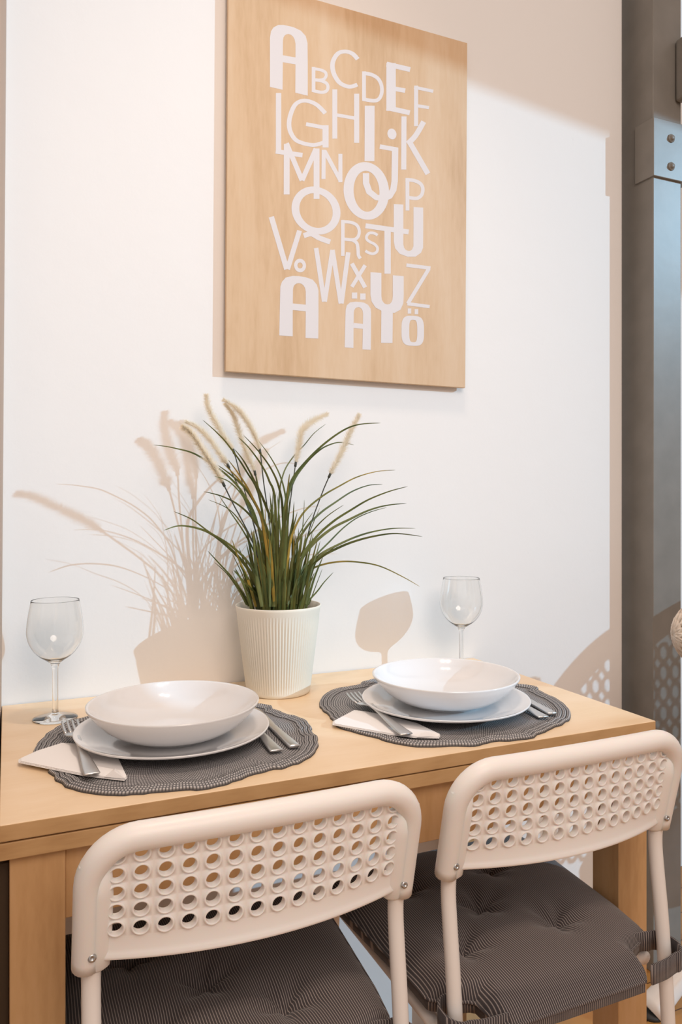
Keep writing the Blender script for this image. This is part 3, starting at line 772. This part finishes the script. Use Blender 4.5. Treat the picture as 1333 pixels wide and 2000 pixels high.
def blade(bm, pts, wdt, fold=0.25):
    m = len(pts); rows = []; rnd = random.uniform(-0.7, 0.7)
    for i, p in enumerate(pts):
        t = (pts[min(i+1, m-1)]-pts[max(i-1, 0)]).normalized()
        side = t.cross(Vector((s_+rnd, c_, 0.15))).normalized(); nrm = t.cross(side)
        f = i/(m-1); ww = wdt*0.5*(1-f)**0.55*(0.75+0.25*min(1, f*6)) + 0.0001
        rows.append([bm.verts.new(p-side*ww), bm.verts.new(p+nrm*ww*fold), bm.verts.new(p+side*ww)])
    for a_, b_ in zip(rows[:-1], rows[1:]):
        for k in range(2): bm.faces.new((a_[k], a_[k+1], b_[k+1], b_[k]))
def px_spine(px, dy_tip, base_dy=0.0):
    """px from tip to base"""
    px = px[::-1]; n = len(px); out = []
    L = [0]
    for i in range(1, n): L.append(L[-1]+sqrt((px[i][0]-px[i-1][0])**2+(px[i][1]-px[i-1][1])**2))
    for i, (x, y) in enumerate(px):
        f = L[i]/L[-1]; out.append(ony(x, y, min(1.325, PYY + base_dy*(1-f) + dy_tip*f**1.5)) - LP)
    return catmull(out, 5)
BLD = [ # (pixels tip..base, depth of the tip, width, yellow)
 ([(744,826),(702,829),(670,841),(630,870),(594,906),(571,937),(560,973),(553,1040),(548,1180)], -.06, .0062, 0),
 ([(692,869),(666,864),(646,868),(625,879),(598,905),(572,945),(558,1010),(552,1180)], .03, .0045, 0),
 ([(637,828),(614,846),(594,870),(571,895),(553,928),(545,985),(541,1180)], .04, .003, 0),
 ([(773,918),(736,921),(697,932),(664,949),(630,969),(596,998),(576,1032),(565,1075),(556,1180)], -.03, .0042, 1),
 ([(748,946),(720,948),(688,960),(657,980),(625,1003),(596,1034),(574,1080),(562,1180)], .02, .0048, 0),
 ([(797,950),(760,960),(720,976),(686,996),(652,1018),(619,1048),(590,1090),(570,1180)], -.08, .0058, 0),
 ([(795,983),(756,987),(720,997),(684,1014),(646,1034),(607,1068),(585,1105),(573,1180)], -.02, .0062, 0),
 ([(756,991),(727,999),(697,1012),(670,1032),(643,1059),(614,1088),(588,1118),(568,1180)], .03, .0040, 0),
 ([(812,1032),(770,1032),(731,1038),(697,1048),(661,1064),(625,1084),(598,1115),(580,1180)], .0, .0052, 0),
 ([(826,1048),(776,1042),(738,1046),(697,1056),(661,1070),(625,1090),(594,1124),(575,1180)], -.10, .0058, 0),
 ([(821,1146),(788,1127),(743,1106),(702,1098),(664,1097),(630,1103),(603,1115),(578,1138),(562,1180)], -.05, .0045, 1),
 ([(672,986),(641,1007),(614,1034),(594,1068),(578,1180)], -.04, .0036, 0),
 ([(595,976),(593,1010),(590,1046),(582,1091),(572,1180)], -.04, .003, 0),
 ([(612,1000),(592,1030),(577,1070),(568,1180)], .02, .003, 0),
 ([(625,992),(605,1040),(590,1090),(580,1180)], .02, .003, 0),
 ([(655,1068),(632,1086),(605,1112),(585,1180)], -.06, .0035, 0),
 ([(630,1111),(619,1140),(607,1172),(603,1182)], -.02, .003, 0),
 ([(615,1118),(606,1140),(598,1180)], -.03, .004, 0),
 ([(622,1090),(608,1118),(592,1150),(588,1182)], .02, .005, 0),
 ([(566,925),(563,950),(557,1000),(549,1070),(545,1180)], -.03, .0055, 1),
 ([(300,869),(325,872),(349,877),(372,883),(394,894),(440,925),(476,965),(505,1030),(525,1180)], -.02, .004, 0),
 ([(396,820),(412,834),(425,846),(445,868),(480,918),(510,985),(530,1180)], .02, .0036, 0),
 ([(466,854),(487,875),(511,908),(526,939),(538,985),(545,1180)], -.05, .0045, 0),
 ([(476,850),(505,881),(530,916),(546,955),(553,1010),(555,1180)], -.02, .0052, 0),
 ([(503,858),(530,895),(550,936),(560,985),(562,1050),(560,1180)], .02, .0042, 0),
 ([(419,930),(448,941),(476,971),(498,1015),(517,1070),(530,1180)], -.07, .0040, 0),
 ([(398,960),(433,969),(466,986),(495,1015),(519,1065),(532,1180)], -.04, .0050, 0),
 ([(407,976),(440,990),(463,1010),(488,1048),(512,1100),(524,1180)], .02, .003, 0),
 ([(340,999),(376,1015),(410,1040),(446,1062),(478,1090),(500,1125),(513,1180)], -.055, .0052, 0),
 ([(320,1036),(349,1027),(383,1031),(415,1044),(451,1073),(482,1107),(500,1140),(509,1180)], -.04, .0065, 0),
 ([(406,1076),(428,1100),(455,1130),(478,1166),(486,1184)], -.02, .0042, 0),
 ([(419,1098),(444,1121),(466,1152),(482,1182)], .02, .003, 0),
 ([(453,1080),(473,1121),(489,1166),(494,1184)], .01, .003, 0),
 ([(453,1114),(464,1139),(478,1161),(488,1182)], -.03, .003, 0),
 ([(425,908),(452,928),(480,955),(507,1000),(530,1065),(540,1180)], -.06, .0062, 0),
 ([(436,905),(470,940),(500,985),(525,1050),(536,1180)], .0, .0060, 1),
 ([(458,877),(476,900),(495,935),(518,984),(540,1055),(548,1180)], -.05, .0065, 0),
 ([(428,968),(450,1000),(480,1045),(505,1100),(518,1180)], .0, .0036, 0),
 ([(446,898),(466,925),(490,965),(515,1030),(533,1180)], -.09, .0050, 1),
 ([(500,925),(508,970),(518,1040),(528,1180)], -.02, .0045, 0),
 ([(563,985),(560,1040),(556,1100),(553,1180)], -.07, .0058, 0),
]
gr = B(); gy = B()
for (px, dy, wd, ye) in BLD: blade(gy if ye else gr, px_spine(px, dy, random.uniform(-.03, .03)), wd)
for k in range(64):
    bx = random.gauss(546, 22); bx = min(600, max(492, bx)); by = 1185
    tx = bx + (bx-546)*random.uniform(0.2, 1.3) + random.gauss(0, 20); ty = random.uniform(960, 1110) if abs(tx-546) < 40 else random.uniform(1030, 1130)
    mx = bx*0.6+tx*0.4 + random.uniform(-4, 4)
    bd = random.uniform(-.045, .045)
    blade(gy if random.random() < 0.1 else gr, px_spine([(tx, ty), ((tx+mx)/2+random.uniform(-2, 2), ty*0.7+by*0.3), (mx, ty*0.4+by*0.6), (bx, by)], bd+random.uniform(-.05, .04), bd), random.uniform(.0038, .0068))
# short dead-straight filling at the root
for k in range(60):
    a = random.uniform(0, 2*pi); r = 0.045*sqrt(random.random()); p = Vector((r*cos(a), r*sin(a), 0.128)); q = p + Vector((r*cos(a)*0.8, r*sin(a)*0.6, random.uniform(0.07, 0.16)))
    blade(gr, catmull([p, p.lerp(q, 0.5)+Vector((0, 0, 0.01)), q], 5), 0.0055)
obj('grass_blades', gr, M['leaf'], pl); obj('yellow_blades', gy, M['leaf2'], pl, label='yellowing grass blades')
PLM = [([(403,772),(407,795),(421,824),(437,852),(456,880)], .045, [(456,880),(470,930),(490,1000),(510,1080),(530,1180)]),
       ([(357,834),(370,842),(386,864),(405,893),(421,918),(436,944)], -.095, [(436,944),(455,983),(478,1026),(502,1080),(522,1180)]),
       ([(362,824),(382,832),(401,848),(419,871),(437,897),(445,908)], .04, [(445,906),(468,955),(498,1030),(528,1180)]),
       ([(437,781),(462,797),(479,817),(495,844),(508,880)], .03, [(508,880),(515,940),(530,1050),(540,1180)]),
       ([(440,789),(456,811),(468,846),(483,887),(498,922)], .04, [(498,922),(508,980),(522,1060),(536,1180)]),
       ([(639,809),(610,823),(590,841),(584,870),(578,905)], .04, [(578,903),(570,960),(560,1050),(552,1180)]),
       ([(702,810),(684,845),(666,886),(645,927)], -.02, [(645,927),(625,975),(600,1050),(575,1180)])]
for (hd, dy, stm) in PLM:
    full = px_spine(hd + stm[1:], dy); nh = (len(hd)-1)*5
    k0 = len(full)-1-nh
    stp = full[:k0+1]; hp = full[k0:]
    bm = B(); tube(bm, stp[::2]+[stp[-1]], 0.0011, 6); tube(bm, [stp[-1]-(stp[-1]-stp[-3]).normalized()*0.006, stp[-1]+(stp[-1]-stp[-3]).normalized()*0.003], 0.0023, 8)
    obj('stalk', bm, M['stalk'], pl)
    bm = B(); tube(bm, hp, 0.0012, 6, rf=lambda f: 0.0020*(1-0.7*f))
    m = len(hp)
    for q in range(3200):
        f = random.random(); x = f*(m-1); i = min(m-2, int(x)); p = hp[i].lerp(hp[i+1], x-i); t = (hp[i+1]-hp[i]).normalized()
        u = t.orthogonal().normalized(); a = random.uniform(0, 2*pi); n = (u*cos(a)+t.cross(u)*sin(a))
        Lh = random.uniform(.009, .0155)*(0.55+0.45*sin(pi*min(1, 0.15+f*0.85))); d = (n + t*random.uniform(0.35, 0.9)).normalized()
        w_ = n.cross(t)*0.00042; e = p+d*Lh
        v = [bm.verts.new(p-w_), bm.verts.new(p+w_), bm.verts.new(e)]; bm.faces.new(v)
    obj('plume', bm, M['plume'], pl, smooth=False)

# ------------------------------------------------------------------ rattan armchair at the right
rc = empty('rattan_armchair', (1.72, 1.0, 0), 'woven rattan armchair with white tapered legs beside the grey column', 'armchair')
R0 = rc.location
def rt(v): return Vector(v)-R0
arm = catmull([(1.130, .954, .835), (1.25, .895, .84), (1.40, .885, .845), (1.52, .93, .83)], 10)
arm = [q-R0 for q in arm]
def arm_r(f): return 0.062*(1-0.0*f)
bm = B()
# core plus criss-cross strands
tube(bm, arm, 0.0535, 16)
m = len(arm)
endc = arm[0]
def arm_frame(x):
    i = min(m-2, max(0, int(x))); p = arm[i].lerp(arm[i+1], x-i); t = (arm[min(i+1, m-1)]-arm[max(i-1, 0)]).normalized()
    u = t.cross(Vector((0, 0, 1))).normalized(); return p, u, t.cross(u), t
for sg in (-1, 1):
    for k in range(16):
        pts = []
        for q in range(0, (m-1)*4+1):
            x = q/4; p, u, v, t = arm_frame(min(x, m-1.001)); a = 2*pi*k/16 + sg*x*0.16
            rr = 0.0605 + 0.0014*sin(x*5+k)
            pts.append(p + (u*cos(a)+v*sin(a))*rr)
        tube(bm, pts, 0.0034, 5)
# rounded woven end
for sg in (-1, 1):
    for k in range(16):
        pts = []
        p, u, v, t = arm_frame(0)
        for q in range(9):
            b = (pi/2)*q/8; a = 2*pi*k/16 - sg*b*0.9
            pts.append(p + (u*cos(a)+v*sin(a))*0.0605*cos(b) - t*0.062*sin(b))
        tube(bm, pts, 0.0034, 5)
lp = B(); bmesh.ops.create_uvsphere(bm, u_segments=20, v_segments=12, radius=0.0525, matrix=Matrix.Translation(endc)); lp.free()
obj('woven_arm', bm, M['rattan'], rc)
# lattice back
bm = B()
def cane(bm, fx, x0, x1, z0, z1, keep, px=0.038, pz=0.046):
    nx = int((x1-x0)/px); nz = int((z1-z0)/pz); n = 8
    for i in range(nx):
        for j in range(nz):
            cx = x0+(i+.5)*px; cz = z0+(j+.5)*pz
            if not keep(cx, cz): continue
            for off in (0.002, -0.002):
                o_, i_ = [], []
                for k in range(n):
                    a = 2*pi*(k+.5)/n; dx, dz = cos(a), sin(a); mm = max(abs(dx), abs(dz))
                    o_.append(bm.verts.new(fx(cx+dx/mm*px/2, cz+dz/mm*pz/2, off))); i_.append(bm.verts.new(fx(cx+dx*0.0125, cz+dz*0.0165, off)))
                for k in range(n): bm.faces.new((o_[k], o_[(k+1)%n], i_[(k+1)%n], i_[k]))
ZTOP = 1.04
def topz(x): return ZTOP - 1.36*abs(x-1.97)**2.13
cane(bm, lambda x, z, o: Vector((x, 0.93+0.25*(x-1.85)**2+o, z))-R0, 1.50, 2.35, 0.47, 1.06, lambda x, z: z < topz(x)-0.055)
obj('cane_back', bm, M['rattan'], rc, smooth=False)
bm = B(); pts = []
for k in range(41):
    x = 1.45+0.95*k/40; pts.append(Vector((x, 0.93+0.25*(x-1.85)**2, max(0.80, topz(x)-0.03)))-R0)
tube(bm, pts, 0.016, 10, rf=lambda f: 0.030); 
obj('back_rim', bm, M['rattan'], rc)
bm = B(); lathe(bm, [(0, .45), (.27, .45), (.30, .435), (.31, .42), (.30, .34), (.28, .32), (0, .32)], 48, cx=1.86-R0.x, cy=1.07-R0.y)
for v in bm.verts: v.co.y = (v.co.y-(1.07-R0.y))*0.50+(1.07-R0.y)
obj('seat', bm, M['rattan'], rc)
for (fx, fy, tx, ty) in ((1.228, 1.185, 1.62, 1.12), (2.28, 1.18, 2.10, 1.12), (1.40, .74, 1.66, .98), (2.2, .74, 2.0, .96)):
    bm = B(); tube(bm, catmull([rt((fx, fy, 0.006)), rt((fx+(tx-fx)*.35, fy+(ty-fy)*.35, .12)), rt((tx, ty, .32))], 6), .02, 18, rf=lambda f: 0.030-0.012*min(1, f*2)); lg = obj('leg', bm, M['tube'], rc, label='white tapered leg')
    bm = B(); tube(bm, [rt((fx, fy, 0)), rt((fx, fy, 0.008))], .029, 18); obj('foot_pad', bm, M['black'], lg, label='black foot pad')
